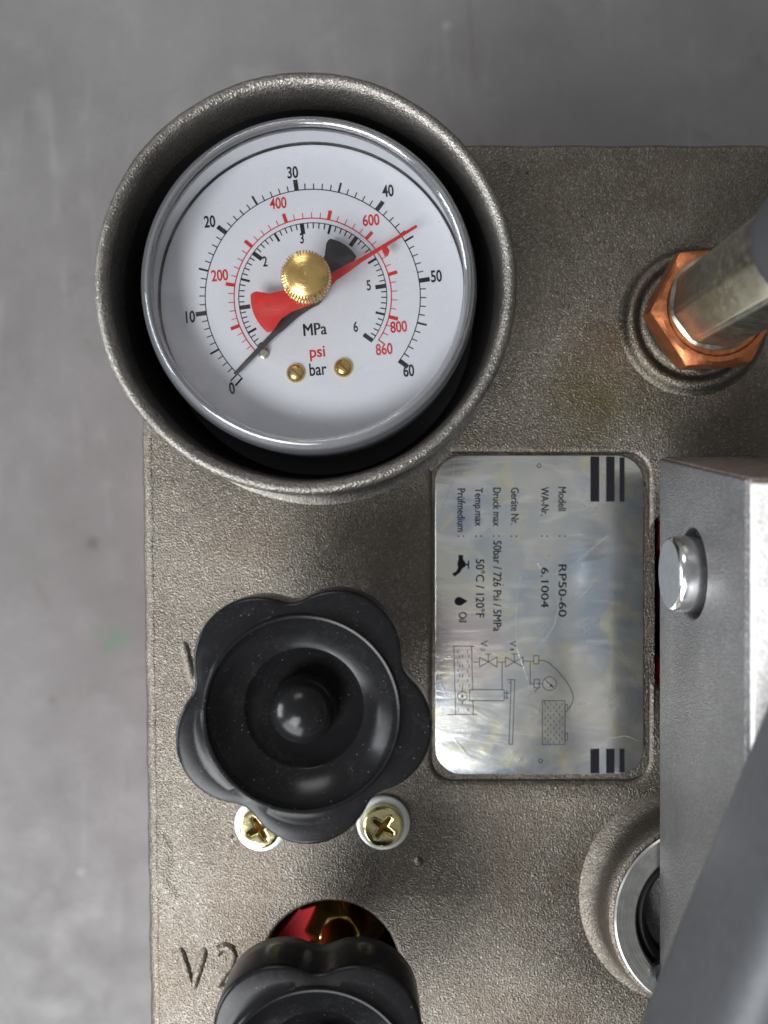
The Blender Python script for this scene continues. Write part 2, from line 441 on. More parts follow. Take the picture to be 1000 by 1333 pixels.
# ------------------------------------------------------------------ red tank under the cast head
tank = thing('water_tank', (30, -50, FLOOR), 'red sheet metal tank glimpsed through the openings of the cast head', 'tank')
sheet([rrect(-50, -184, 126, 78, 12), rrect(-48, -182, 124, 76, 10)], FLOOR + 2, -31).build('wall', 'tank_red', tank)
sheet([rrect(-50, -184, 126, 78, 12)], FLOOR, FLOOR + 2.0).build('bottom', 'tank_red', tank)
b = MB(); b.prism([P(335, 1255, -16), P(392, 1185, -16), P(437, 1172, -16), P(393, 1240, -16), P(375, 1275, -16)], -17.5, -16)
b.prism([P(335, 1255, -16), P(392, 1185, -16), P(390, 1183, -16), P(333, 1253, -16)], -36, -16)
b.build('bracket', 'tank_red', tank)
for y0, y1 in ((680, 716), (866, 905)):
    x0, ya = P(846, y0, -8); x1, yb = P(885, y1, -8)
    b = MB(); b.prism([(x0, yb), (x1, yb), (x1, ya), (x0, ya)], -31, -8); b.build('flange', 'tank_red', tank, bev=0.6)

# ------------------------------------------------------------------ cast pump head
CUP = (-15.7, 45.6)
V1 = (-15.9, -38.9); V2 = (-12.9, -110.9)
BOSS = P(906, 416, 2)             # hose boss
CYL = P(897, 1166, 0)             # pump cylinder boss
head = thing('pump_casting', (20, -40, -31), 'grey cast metal pump head with a round gauge cup and sandy surface', 'pump head')
# outline of the deck, corner rounded concentric with the cup
ol = [(-55.4, -190), (132, -190), (132, 88.4)]
ol += [(x, 89.0 + 0.15 * math.sin(x * 0.31)) for x in range(120, -12, -6)]
ol += circle((CUP[0] + 0.4, CUP[1] + 0.6), 43.0, 20, PI / 2, PI, True)
yy = 40
while yy > -188:
    ol.append((-57.7 + (40 - yy) * 0.0145 + random.uniform(-0.12, 0.12), yy)); yy -= 3.0
np0 = P(567, 1008); np1 = P(838, 593)
hole2 = circle(V2, 16.6, 56); hole1 = circle(V1, 16.6, 56)
rec = rrect(np0[0] - 0.8, np0[1] - 1.5, np1[0] + 1.3, np1[1] + 0.5, 5.0)
slot = rrect(65.2, -43.5, 82, -1.0, 5)
cyl_hole = circle((CYL[0], CYL[1]), 20, 48)
cup_hole = circle(CUP, 36.0, 64)
deck = sheet([ol, hole1, hole2, rec, slot, cyl_hole, cup_hole], -7.0, 0.0, 1.3, 3)
deck.build('deck', 'cast_metal', head)
inner = [(x + (2.2 if x < 30 else -4), y + (-3.0 if y > 0 else 4)) for x, y in ol]
b = sheet([[(-54.6, -189), (131, -189), (131, 87.4), (-10, 87.4), (-45, 76), (-57, 45)], [(-51, -186), (128, -186), (128, 83), (-10, 83), (-42, 72), (-52.5, 45)]], -31, -6.9)
b.build('skirt', 'cast_metal', head)
sheet([rrect(np0[0] - 3, np0[1] - 4, np1[0] + 2.0, np1[1] + 3, 5.0)], -3.2, -1.1).build('plate_recess', 'cast_metal', head)
b = MB(); vs_ = []; ny_ = 0; yy = 46.0
while yy > -189:
    xe = -57.2 + (40 - yy) * 0.0145 + 0.5 + 0.16 * math.sin(yy * 0.5) * math.sin(yy * 0.23) + random.uniform(-0.03, 0.03)
    for i in range(9):
        th = PI / 2 * i / 8
        vs_.append((xe - 2.6 * math.sin(th), yy, -2.55 + 2.6 * math.cos(th)))
    vs_.append((xe - 2.6, yy, -31)); ny_ += 1; yy -= 1.5
b.add(vs_, [(i * 10 + j, i * 10 + j + 1, (i + 1) * 10 + j + 1, (i + 1) * 10 + j) for i in range(ny_ - 1) for j in range(9)])
b.build('worn_edge', 'cast_metal', head, 80)
# gauge cup: tall ring wall with fillet to the deck and a rough rim
RZ = 40.0
prof = [(44.8, -0.4), (42.9, 0.4), (41.6, 1.7), (40.7, 4.5), (40.5, 10), (41.2, 22), (42.1, 36.0), (42.3, 38.2), (42.0, 39.3), (41.2, 40.0), (40.3, 39.8), (39.7, 39.0), (39.3, 37.4), (38.7, 30)]
b = MB()
def rim_fn(q, a):
    return q[0] * (1 + 0.0016 * math.sin(5 * a + 1) + 0.0012 * math.sin(11 * a)) + (random.uniform(-.05, .05) if q[1] > 38 else 0)
b.lathe(prof[:14], CUP, 160, rim_fn)
b.build('gauge_cup', 'cast_rim', head, 60)
b = MB(); b.lathe([(38.7, 30), (37.9, 20), (37.2, 6.0), (36.8, 4.2), (0.01, 4.0)], CUP, 96)
b.build('shaded_cup_inside', 'case_black', head)  # inner wall and floor painted black for the deep shade in the cup
# boss under the hose nut
b = MB(); b.lathe([(18.6, -0.3), (17.6, 0.35), (16.9, 1.3), (16.4, 2.2), (15.6, 2.6), (14.6, 2.5), (13.9, 1.9), (13.2, 1.7), (12.2, 2.2), (11.6, 3.4), (11.2, 4.6), (0.01, 4.8)], BOSS, 80)
b.build('hose_boss', 'cast_metal', head, 60)
# boss round the pump cylinder
b = MB(); b.lathe([(27.4, -0.4), (26.0, 0.3), (24.9, 1.1), (23.6, 2.4), (22.9, 4.6), (22.6, 8.0), (22.4, 11.4), (21.8, 12.0), (21.0, 12.05), (20.0, 12.0), (20.0, -7.0)], CYL, 80)
b.build('cylinder_boss', 'cast_metal', head, 60)
# raised letters of the valve marks
def ridge(b, pts, wd, h):
    prof_ = [(-1, -0.06), (-0.72, 0.35), (-0.35, 0.85), (0, 1.0), (0.35, 0.85), (0.72, 0.35), (1, -0.06)]
    fine_ = []
    for i in range(len(pts) - 1):
        for q in range(5): fine_.append(tuple(pts[i][j] + (pts[i + 1][j] - pts[i][j]) * q / 5 for j in (0, 1)))
    fine_.append(pts[-1]); n = len(fine_); m = len(prof_); vs_ = []
    for i, p in enumerate(fine_):
        a_ = fine_[max(0, i - 1)]; c_ = fine_[min(n - 1, i + 1)]
        dx, dy = c_[0] - a_[0], c_[1] - a_[1]; d = math.hypot(dx, dy) or 1
        k = (0.35 if i in (0, n - 1) else 1.0) * random.uniform(0.92, 1.08)
        for u, hz in prof_:
            vs_.append((p[0] - dy / d * u * wd / 2 * max(k, .6), p[1] + dx / d * u * wd / 2 * max(k, .6), -0.05 + h * hz * k))
    b.add(vs_, [(i * m + j, (i + 1) * m + j, (i + 1) * m + j + 1, i * m + j + 1) for i in range(n - 1) for j in range(m - 1)])
def raised(strokes, wd=2.6, h=0.62):
    b = MB()
    for st in strokes: ridge(b, [P(*q) for q in st], wd, h)
    return b.build('raised_lettering', 'cast_metal', head, 80)
raised([[(239, 836), (245, 862), (252, 892)], [(252, 892), (262, 862), (270, 838)]])
raised([[(290, 846), (300, 836), (301, 892)]])
raised([[(234, 1234), (242, 1260), (251, 1287)], [(251, 1287), (259, 1260), (267, 1235)]])
raised([[(281, 1244), (285, 1236), (293, 1232), (301, 1236), (304, 1245), (300, 1257), (290, 1270), (281, 1285), (293, 1286), (307, 1285)]])
# casting flaws: a few small raised nodules and a fold near the edge
for px, py, r in ((545, 1121, 0.8), (641, 480, 0.5)):
    x, y = P(px, py); b = MB(); b.lathe([(r * 1.5, -0.1), (r, 0.25), (r * 0.5, 0.5), (0.01, 0.55)], (x, y), 14); b.build('cast_nodule', 'cast_metal', head, 80)
b = MB(); pts = [P(208, 1085), P(214, 1098), P(219, 1112), P(217, 1126), P(211, 1140), P(214, 1152), P(222, 1160), P(225, 1172)]
ridge(b, pts, 4.2, 0.16); b.build('cast_fold', 'cast_metal', head, 80)

# ------------------------------------------------------------------ pressure gauge
GC = (-15.3, 46.2); DZ = 25.0
g = thing('pressure_gauge', (GC[0], GC[1], 4.0), 'round white dial pressure gauge with red drag pointer sunk in the cast cup', 'gauge')
b = MB(); b.lathe([(0.01, 4.02), (30, 4.02), (31.0, 5), (31.4, 20), (33.3, 20.3), (33.3, 23.8), (32.4, 24.2), (0.01, 24.2)], GC, 96); b.build('case', 'case_black', g)
b = MB(); b.lathe([(32.75, 24.25), (32.75, 24.8), (32.65, DZ), (0.01, DZ)], GC, 96); dial = b.build('dial', 'dial_white', g)
b = MB(); b.lathe([(32.68, DZ + .1), (32.9, DZ + .1), (32.9, DZ + .35), (32.68, DZ + .35)], GC, 128, closed=True); b.build('gasket', 'case_black', g)
# clear cover: rim ring and window
b = MB(); b.lathe([(34.3, 20.5), (34.4, 27), (34.4, 33.8), (34.25, 34.4), (33.95, 34.7), (33.9, 35.2), (33.95, 35.9), (33.8, 36.7), (33.4, 37.2), (33.05, 37.35), (32.95, 37.7), (32.7, 38.2), (32.2, 38.35), (31.8, 38.1), (31.55, 37.6), (31.45, 37.3)], GC, 160)
b.build('bezel', 'clear_rim', g, 60)
b = MB(); b.lathe([(31.4, 35.4), (32.2, 34.6), (32.6, 33.0), (32.8, 30.0), (32.9, 26.4), (32.95, 25.3)], GC, 144); b.build('bezel_inner_wall', 'clear_wall', g, 60)
b = MB(); b.lathe([(33.85, 24.5), (33.75, 34.6), (33.2, 36.4), (32.5, 37.0)], GC, 128); b.build('bezel_step', 'clear_wall', g, 60)
b = MB(); b.lathe([(31.45, 37.25), (2.2, 37.25)], GC, 128); b.build('window', 'clear_window', g)
b = MB(); b.lathe([(2.2, 37.3), (3.0, 37.35), (3.3, 38.3), (1.5, 38.6)], GC, 40); b.build('hub_collar', 'brass_dark', g)
# scales
def ang(v):                      # dial angle (rad) of a bar value
    if v >= 10: d = 98.6 - (v - 30) * 4.5
    else: d = 188.6 + (10 - v) * 4.12
    return math.radians(d)
def pol(r, a): return (GC[0] + r * math.cos(a), GC[1] + r * math.sin(a))
PZ = DZ + 0.06
def scale_mesh(r0, marks, arc_w, dirn, last):
    b = MB(); n = 140
    a0, a1 = ang(0.4), ang(last)
    b.stroke([pol(r0, a0 + (a1 - a0) * i / n) for i in range(n + 1)], arc_w, PZ)
    for v, ln, wd in marks:
        a = ang(v); b.stroke([pol(r0 - dirn * arc_w * .4, a), pol(r0 + dirn * ln, a)], wd, PZ + 0.015)
    return b
marks = []
for v in range(1, 61):
    if v % 10 == 0: marks.append((v, 2.3, 0.95))
    elif v % 5 == 0: marks.append((v, 2.1, 0.42))
    else: marks.append((v, 1.25, 0.22))
marks.append((0.2, 2.2, 0.4)); marks.append((1.0, 2.2, 0.3))
scale_mesh(23.1, marks, 0.2, 1, 60).build('bar_scale', 'print_black', dial)
marks = []
for p in range(20, 861, 20):
    v = p / 14.504
    if p % 100 == 0: marks.append((v, 2.0, 0.75))
    else: marks.append((v, 1.25, 0.17))
marks.append((59.3, 1.5, 0.2))
scale_mesh(16.9, marks, 0.24, 1, 59.3).build('psi_scale', 'print_red', dial)
marks = []
for v in range(2, 61):
    if v % 10 == 0: marks.append((v, 2.3, 0.9))
    elif v % 5 == 0: marks.append((v, 2.0, 0.5))
    else: marks.append((v, 1.2, 0.24))
scale_mesh(15.9, marks, 0.18, -1, 60).build('megapascal_scale', 'print_black', dial)
TR = math.radians(5)
def printed(s_, px, py, cap, mat, sx=None, fit=None, bold=0.01, rot=TR, name='numeral'):
    b = MB()
    for i, d in enumerate((-0.07, 0.0, 0.07) if bold == 0.0 else (0.0,)):
        q = P(px, py, DZ); b.text(s_, cap, (q[0] + d, q[1]), PZ + .02 + i * .004, rot, sx or 1.0, bold, fit=fit)
    return b.build(name, mat, dial)
for s_, px, py in (('0', 302, 505), ('10', 248, 412), ('20', 273, 288), ('30', 381, 224), ('40', 505, 248), ('50', 568, 359), ('60', 532, 482)):
    printed(s_, px, py, 2.55, 'print_black', 0.70, bold=0.022, rot=TR if s_ != '0' else TR * 2)
for s_, px, py in (('2', 345, 340), ('3', 393, 310), ('5', 480, 371), ('6', 463, 425)):
    printed(s_, px, py, 2.25, 'print_black', 0.68, bold=0.018)
for s_, px, py in (('200', 286, 358), ('400', 362, 264), ('600', 483, 286), ('800', 519, 425), ('860', 500, 454)):
    printed(s_, px, py, 2.45, 'print_red', fit=3.6, bold=0.018)
printed('MPa', 410, 428, 2.75, 'print_black', fit=4.9, bold=0.0, name='unit_lettering')
printed('bar', 414, 480, 2.75, 'print_black', fit=3.7, bold=0.014, name='unit_lettering')
printed('psi', 413, 457, 2.55, 'print_red', fit=3.3, bold=0.014, name='unit_lettering')
# dial screws and stop pin
for px, py in ((385, 485), (447, 478)):
    x, y = P(px, py, DZ + .6)
    b = MB(); b.lathe([(2.1, DZ), (2.05, DZ + .3), (1.8, DZ + .75), (1.3, DZ + 1.1), (0.7, DZ + 1.25), (0.01, DZ + 1.3)], (x, y), 28); s_ = b.build('dial_screw', 'brass', g)
    b = MB(); b.stroke([(x - 1.2, y + 1.1), (x + 1.2, y - 1.1)], 0.3, DZ + 1.31); b.build('slot', 'brass_dark', s_)
x, y = P(343, 459, DZ + 1)
b = MB(); b.lathe([(1.25, DZ), (1.2, DZ + .5), (0.8, DZ + .7), (0.65, DZ + 2.2), (0.4, DZ + 2.5), (0.01, DZ + 2.55)], (x, y), 20); b.build('stop_pin', 'pin_silver', g)
# pointers: thin sheet metal, each with a fan counterweight
def pointer(a, tip, z, th, w0, w1, fan_r, fan_half, name, mat, hook=False, off=0.0):
    ca, sa = math.cos(a), math.sin(a)
    def R(p): return (GC[0] + p[0] * ca - p[1] * sa, GC[1] + p[0] * sa + p[1] * ca)
    up = [(tip, w1), (12, w0 * 0.6), (9.4, w0), (5.6, w0 * 1.25), (2.6, 1.9)]
    pts = up + [(-2.0, 2.6), (-5.0, 2.2)]
    def F(r, t_): return (r * math.cos(PI + off + t_), r * math.sin(PI + off + t_))
    fan = [F(6.0, -0.42), F(8.6, -fan_half * 0.86), F(fan_r * .90, -fan_half), F(fan_r * .96, -fan_half * .95)]
    fan += [F(fan_r * (1 + 0.02 * math.cos(u * 1.5)), fan_half * u * .86) for u in [-1 + i / 5 for i in range(11)]]
    fan += [F(fan_r * .96, fan_half * .95), F(fan_r * .90, fan_half), F(8.6, fan_half * 0.86), F(6.0, 0.42)]
    pts = up + [(0.0, 2.6)] + fan + [(0.0, -2.6)] + [(x_, -y_) for x_, y_ in reversed(up)]
    b = sheet([[R(p) for p in pts]], z, z + th, 0.06, 1)
    if hook:
        b.prism([R(p) for p in ((17.3, -0.3), (18.4, -0.3), (18.5, -1.3), (17.8, -1.8), (17.2, -1.4))], z - 1.6, z + 0.1)
    return b.build(name, mat, g)
pointer(math.radians(226.2), 23.6, DZ + 2.2, 0.35, 0.95, 0.45, 12.4, math.radians(18), 'pointer', 'pointer_black', off=math.radians(10))
pointer(math.radians(31.5), 26.0, DZ + 5.2, 0.35, 0.75, 0.28, 12.6, math.radians(23), 'drag_pointer', 'pointer_red', True, math.radians(-8))
g.children[-1]['label'] = 'red drag pointer with red fan counterweight'
b = MB(); b.lathe([(2.2, DZ), (2.2, 37.2)], GC, 32); b.build('arbor', 'brass_dark', g)
# knurled brass reset knob
def knurl(q, a):
    return q[0] + (0.22 * (1 if int(a / (2 * PI) * 96) % 2 else -1) if len(q) > 2 else 0)
b = MB(); b.lathe([(2.0, 38.3), (4.2, 38.5), (4.55, 38.9, 1), (4.65, 40.6, 1), (4.35, 41.0), (4.35, 41.4), (4.65, 41.8, 1), (4.6, 43.6, 1), (4.2, 44.2), (3.2, 44.7), (1.6, 44.95), (0.5, 45.0), (0.01, 44.9)], GC, 192, knurl)
b.build('reset_knob', 'brass_turned', g, 40, origin=(GC[0], GC[1], 38))

# ------------------------------------------------------------------ name plate with its print
x0, y0 = np0; x1, y1 = np1
PLZ = -0.25
pc = ((x0 + x1) / 2, (y0 + y1) / 2, -1.1)
npo = thing('name_plate', pc, 'polished metal name plate with data lines and a pump diagram', 'name plate')
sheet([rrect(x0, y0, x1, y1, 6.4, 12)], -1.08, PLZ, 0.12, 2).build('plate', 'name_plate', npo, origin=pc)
TZ = PLZ + 0.03
RT = -PI / 2
def line_text(b, s_, px, ya, yb, cap):
    """text reading down the photo, from ya to yb, its middle line at px"""
    at = P(px, ya); L_ = (yb - ya) * CAM_H / FPX
    for i, d in enumerate((-0.045, 0.045)): b.text(s_, cap, (at[0] + d * .6, at[1] + d), TZ + i * .004, RT, ax='LEFT', fit=L_)
b = MB(); CAPH = 1.95
for s_, px, ya, yb in (('Modell', 732.5, 634, 665), ('WA-Nr.', 710, 634, 671), ('Geräte Nr.', 671, 635, 683), ('Druck max', 647.5, 635, 685), ('Temp.max', 624, 635, 685), ('Prüfmedium', 601, 636, 692)):
    line_text(b, s_, px, ya, yb, CAPH)
for px in (732, 709, 669, 646, 623, 600):
    for d in (-3.2, 3.6):
        b.prism(circle(P(px + d, 698), 0.19, 8), TZ - .005, TZ)
for s_, px, ya, yb, cap in (('RP50-60', 733, 735, 803, 2.0), ('6.1004', 710, 739, 791, 1.9), ('50bar / 726 Psi / 5MPa', 648, 704, 822, 2.05), ('50°C / 120°F', 625.5, 728, 804, 2.1), ('Oil', 603, 797, 810, 2.0)):
    line_text(b, s_, px, ya, yb, cap)
b.build('lettering', 'plate_print', npo)
b = MB()
for xa, xb in ((769, 780.5), (789.5, 800.5), (807, 813.5)):
    dz = 1.5 if xa > 800 else 0.3
    for ya, yb in ((593.8 + dz, 653), (975, 1007.3 - dz)):
        b = MB(); p, q = P(xa, yb), P(xb, ya); b.add([(p[0], p[1], TZ), (q[0], p[1], TZ), (q[0], q[1], TZ), (p[0], q[1], TZ)], [(0, 1, 2, 3)])
        b.build('stripe', 'plate_print', npo)
# tap and oil drop symbols
b = MB()
def poly(pts): b.add([(*P(px, py), TZ) for px, py in pts], [tuple(range(len(pts)))])
poly([(597, 722.5), (603, 722.5), (603, 728), (605.5, 731.5), (607.5, 735), (605, 738.5), (600, 741), (596.5, 739), (595.5, 734), (597, 728)])
poly([(607.2, 733.9), (609.2, 733.9), (609.2, 730), (611, 730), (611, 740.5), (609.2, 740.5), (609.2, 736.3), (607.2, 736.3)])
poly([(602, 740.2), (599, 745.5), (594.5, 748.8), (592.3, 750.6), (589, 748), (590, 745.8), (593.5, 744.5), (596.5, 739.2)])
poly([(609, 782.7), (604.5, 785.6), (600.8, 788), (597, 788.6), (593.2, 786.8), (591.6, 783), (593, 779), (596.8, 777), (600.6, 777.8), (604.3, 780)])
b.build('tap_and_drop_symbols', 'plate_print', npo)
# hydraulic diagram
b = MB()
def D(u, v): return P(560 + 0.3 * u, 790 + 0.3 * v)
def ln(*pts, wd=0.17): b.stroke([D(*p) for p in pts], wd, TZ)
def rect(a, c_, e, f): ln((a, c_), (e, c_)); ln((e, c_), (e, f)); ln((e, f), (a, f)); ln((a, f), (a, c_))
ln((100, 172), (192, 172)); ln((103, 172), (111, 468)); ln((180, 172), (185, 360)); ln((186, 408), (188, 468)); ln((75, 468), (205, 468))
rect(172, 360, 322, 408); rect(450, 212, 472, 248); rect(452, 315, 475, 352)
ln((322, 375), (343, 375)); ln((322, 395), (342, 395)); ln((333, 362), (333, 406))
ln((352, 317), (343, 597)); ln((368, 317), (358, 597)); ln((335, 317), (369, 317)); ln((343, 597), (359, 597)); ln((340, 327), (350, 333))
for cx in (253, 366):
    for sg in (-1, 1):
        ln((cx + sg * 38, 218), (cx + sg * 38, 262)); ln((cx + sg * 38, 218), (cx, 240)); ln((cx + sg * 38, 262), (cx, 240))
    ln((cx, 240), (cx, 205)); ln((cx - 14, 205), (cx + 14, 205))
ln((187, 240), (215, 240)); ln((291, 240), (328, 240)); ln((404, 236), (450, 236)); ln((313, 240), (313, 360))
ln((435, 236), (435, 335)); ln((435, 335), (452, 335)); ln((462, 335), (490, 335)); ln((455, 370), (478, 345))
ln((472, 233), (495, 234), (520, 246), (550, 273), (580, 308), (605, 345), (620, 380), (622, 400), (614, 425), (600, 446), wd=0.2)
ln((488, 408), (586, 408)); ln((488, 408), (488, 598)); ln((586, 408), (586, 598)); ln((488, 598), (586, 598))
rect(586, 425, 597, 455); rect(586, 548, 597, 582); ln((498, 408), (498, 420)); ln((518, 420), (518, 408))
for c_, r_ in (((519, 334), 30), ((140, 388), 20)):
    ln(*[(c_[0] + r_ * math.cos(i * PI / 16), c_[1] + r_ * math.sin(i * PI / 16)) for i in range(33)], wd=0.16)
ln((500, 316), (536, 351), wd=0.2); b.prism([D(536, 351), D(519, 345), D(528, 333)], TZ - .01, TZ)
b.prism(circle(D(140, 388), 0.3, 10), TZ - .01, TZ); ln((140, 366), (140, 350)); ln((140, 410), (140, 424))
for i, v in enumerate(range(188, 455, 21)):
    for u in ((118, 160) if i % 2 == 0 else (125, 138, 166)):
        if 355 < v < 420: continue
        ln((u + v * 0.012, v), (u + v * 0.012, v + 14), wd=0.14)
for i, v in enumerate(range(418, 590, 15)):
    for u in ((500, 524, 548, 574) if i % 2 == 0 else (512, 538, 562)):
        ln((u, v), (u, v + 10), wd=0.15)
b.text('V', 1.7, D(235, 160), TZ, RT, fit=1.5); b.text('2', 1.0, D(230, 186), TZ, RT, fit=0.8)
b.text('V', 1.7, D(362, 160), TZ, RT, fit=1.5); b.text('1', 1.0, D(357, 186), TZ, RT, fit=0.4)
b.build('pump_diagram', 'plate_print_grey', npo)
for px, py in ((702, 606), (704, 991)):
    b = MB(); b.lathe([(0.55, TZ), (0.36, TZ)], P(px, py), 20); b.build('rivet_mark', 'plate_print_grey', npo)
# creases in the protective film
b = MB()
def crease(pts, wd):
    q = [P(*p) for p in pts]; out = []
    for i in range(len(q) - 1):
        for k in range(6):
            s_ = k / 6; out.append((q[i][0] * (1 - s_) + q[i + 1][0] * s_, q[i][1] * (1 - s_) + q[i + 1][1] * s_))
    out.append(q[-1]); b.stroke(out, wd, TZ + .02, 0.06, True)
crease([(688, 736), (678, 752), (674, 780), (673, 815), (674, 845), (682, 870), (687, 885)], 0.4)
crease([(620, 850), (632, 838), (650, 829), (672, 820)], 0.5)
crease([(692, 848), (705, 838), (722, 815), (728, 790), (724, 770)], 0.4)
crease([(688, 738), (700, 733), (706, 742)], 0.3)
crease([(735, 745), (770, 715), (800, 690)], 0.25)
crease([(745, 790), (765, 768), (782, 748)], 0.25)
crease([(583, 945), (592, 962), (606, 980), (622, 992)], 0.5)
crease([(570, 870), (576, 895), (584, 912)], 0.4)
crease([(592, 596), (590, 625), (577, 655), (569, 670)], 0.4)
crease([(758, 985), (790, 962), (815, 958), (835, 966)], 0.3)
b.build('film_crease', 'clear_film', npo, 80)

# ------------------------------------------------------------------ star knobs
def lobe(a, R=25.5, c_=13.0):
    a_ = R - c_
    def raw(x):
        d = (x + PI / 5) % (2 * PI / 5) - PI / 5
        return c_ * math.cos(d) + math.sqrt(a_ * a_ - (c_ * math.sin(d)) ** 2)
    w_ = math.radians(6)
    return sum(raw(a + w_ * k / 4) for k in range(-4, 5)) / 9
def star_knob(center, rot, label):
    cx, cy = center
    k = thing('star_knob', (cx, cy, -6), label, 'knob', 'black star knobs of the two valves')
    def fn(q, a):
        if len(q) > 2: return q[0] + (lobe(a - rot) - 25.3) * q[2]
        return q[0]
    b = MB()
    b.lathe([(9.5, 22), (10.5, 29.5), (14, 30.2, .4), (22.0, 30.6, 1), (24.6, 31.0, 1), (25.2, 31.8, 1), (25.4, 36, 1), (25.5, 43.6, 1), (25.4, 44.25, 1), (25.05, 44.6, 1), (24.5, 44.7, 1), (21.8, 44.74, .55),
             (19.6, 44.78, .05), (19.25, 45.1), (18.9, 45.6), (18.5, 45.5), (18.3, 45.0), (17.4, 44.0), (15.5, 42.3), (13.4, 40.9), (12.15, 40.4), (11.85, 40.3), (11.6, 39.9), (10.2, 38.9), (8.4, 38.1), (7.0, 37.8), (6.5, 37.7)], center, 240, fn)
    b.build('grip', 'black_plastic', k, 50, origin=(cx, cy, 22))
    b = MB(); b.lathe([(6.6, 35.0), (6.55, 42.0), (6.2, 43.6), (5.4, 45.0), (4.2, 46.2), (2.7, 47.0), (1.2, 47.4), (0.01, 47.5)], center, 64); b.build('hub_cap', 'black_plastic', k, 60, origin=(cx, cy, 35))
    b = MB(); b.lathe([(9.5, 22), (9.2, 12), (4.2, 11.5), (4.0, -2)], center, 40); b.build('stem', 'dark_bore', k)
    return k
star_knob(V1, math.radians(59), 'black five lobed star knob above the two washered screws')
star_knob(V2, math.radians(54), 'black five lobed star knob standing over a round opening with brass inside')

# brass valve bodies in the openings
def valve(c_, label):
    v = thing('valve_body', (c_[0], c_[1], -45), label, 'valve', 'brass valve bodies under the knobs')
    hx = [(c_[0] + 12.3 * math.cos(math.radians(5 + 60 * i)), c_[1] + 12.3 * math.sin(math.radians(5 + 60 * i))) for i in range(6)]
    ht = [(c_[0] + (x - c_[0]) * 0.42, c_[1] + (y - c_[1]) * 0.42) for x, y in hx]
    b = MB(); b.add([(x, y, -30) for x, y in hx] + [(x, y, -19) for x, y in hx] + [(x, y, -11.5) for x, y in ht],
                    [(i, (i + 1) % 6, 6 + (i + 1) % 6, 6 + i) for i in range(6)] + [(6 + i, 6 + (i + 1) % 6, 12 + (i + 1) % 6, 12 + i) for i in range(6)] + [tuple(range(12, 18)), tuple(range(5, -1, -1))])
    b.build('hexagon', 'brass', v, bev=0.5)
    b = MB(); b.lathe([(13.6, -46), (13.6, -30.5), (9, -29.5)], c_, 40, cap0=True); b.build('body', 'brass_dark', v)
    b = MB(); b.lathe([(4.6, -12.0), (4.6, 2.0), (4.2, 2.5)], c_, 40); b.build('gland', 'brass_dark', v)
    return v
valve((V1[0], V1[1] + 1), 'brass valve body hidden below the knob beside the name plate')
valve((V2[0] + 1.5, V2[1] + 3), 'brass valve body seen through the round opening below the screws')

# ------------------------------------------------------------------ washered cross-head screws
def screw(px, py, rot, label):
    cx, cy = P(px, py, 1.5)
    s_ = thing('screw', (cx, cy, 0.02), label, 'screw', 'cross head screws with washers')
    b = MB(); b.lathe([(4.4, 0.02), (6.3, 0.05), (6.5, 0.4), (6.45, 1.1), (6.1, 1.35), (5.0, 1.4), (4.4, 1.2)], (cx, cy), 56); b.build('washer', 'zinc_white', s_, 60)
    ca, sa = math.cos(rot), math.sin(rot); cross = []
    for q in range(4):
        c4, s4 = math.cos(rot + q * PI / 2), math.sin(rot + q * PI / 2)
        for u, v in ((0.75, -0.5), (2.7, -0.35), (2.9, 0), (2.7, 0.35), (0.75, 0.5)):
            cross.append((cx + u * c4 - v * s4, cy + u * s4 + v * c4))
    sheet([circle((cx, cy), 4.85, 64), cross], 1.2, 4.4, 0.75, 6).build('head', 'zinc_yellow', s_, 50)
    b = MB(); b.lathe([(3.9, 1.9), (3.2, 2.2), (0.9, 1.7), (0.05, 1.5)], (cx, cy), 32); b.build('recess', 'brass_dark', s_)
screw(340, 1074, math.radians(30), 'yellow cross head screw half covered by the star knob, in a white washer')
screw(499, 1072, math.radians(55), 'yellow cross head screw fully visible in its white washer')

# ------------------------------------------------------------------ hose fitting
HF = (BOSS[0] * 0.995, BOSS[1])
HC = P(933, 399, 15)
h = thing('hose_fitting', (HC[0], HC[1], 4.6), 'copper hexagon nut with a crimped steel sleeve and black hose', 'hose fitting')
b = MB(); b.lathe([(10.4, 3.6), (10.4, 7.4)], HC, 48, cap0=True, cap1=True); b.build('thread', 'brass_dark', h)
a0 = math.radians(3.4)
b = MB(); R6 = 14.9; n = 180
def hexr(a, R):
    d = (a - a0) % (PI / 3) - PI / 6
    return R * math.cos(PI / 6) / math.cos(d)
prof = [(0.1, 7.0), (12.3, 7.05), 'b0', 'b1', 't1', 't0', (11.6, 15.3), (10.4, 15.2), (10.0, 15.8), (0.1, 15.8)]
vs_ = []; k = 12
rows = []
for i in range(n):
    a = 2 * PI * i / n; hr = hexr(a, R6); x_ = (hr - R6 * math.cos(PI / 6))          # 0 at flats, grows at corners
    drop = x_ * 0.62
    row = [(0.1, 7.0), (12.4, 7.05), (12.6, 7.1), (hr, 7.3 + drop), (hr + 0.0, 7.5 + drop), (hr, 14.6 - drop * 0.5), (hr - 0.18, 14.85 - drop * 0.5), (12.45, 15.3), (11.4, 15.45), (10.9, 15.1), (10.2, 15.1), (0.1, 15.1)]
    rows += [(HC[0] + r * math.cos(a), HC[1] + r * math.sin(a), z) for r, z in row]
b.add(rows, [(i * k + j, ((i + 1) % n) * k + j, ((i + 1) % n) * k + j + 1, i * k + j + 1) for i in range(n) for j in range(k - 1)])
b.build('nut', 'copper', h, 25, origin=(HC[0], HC[1], 7))
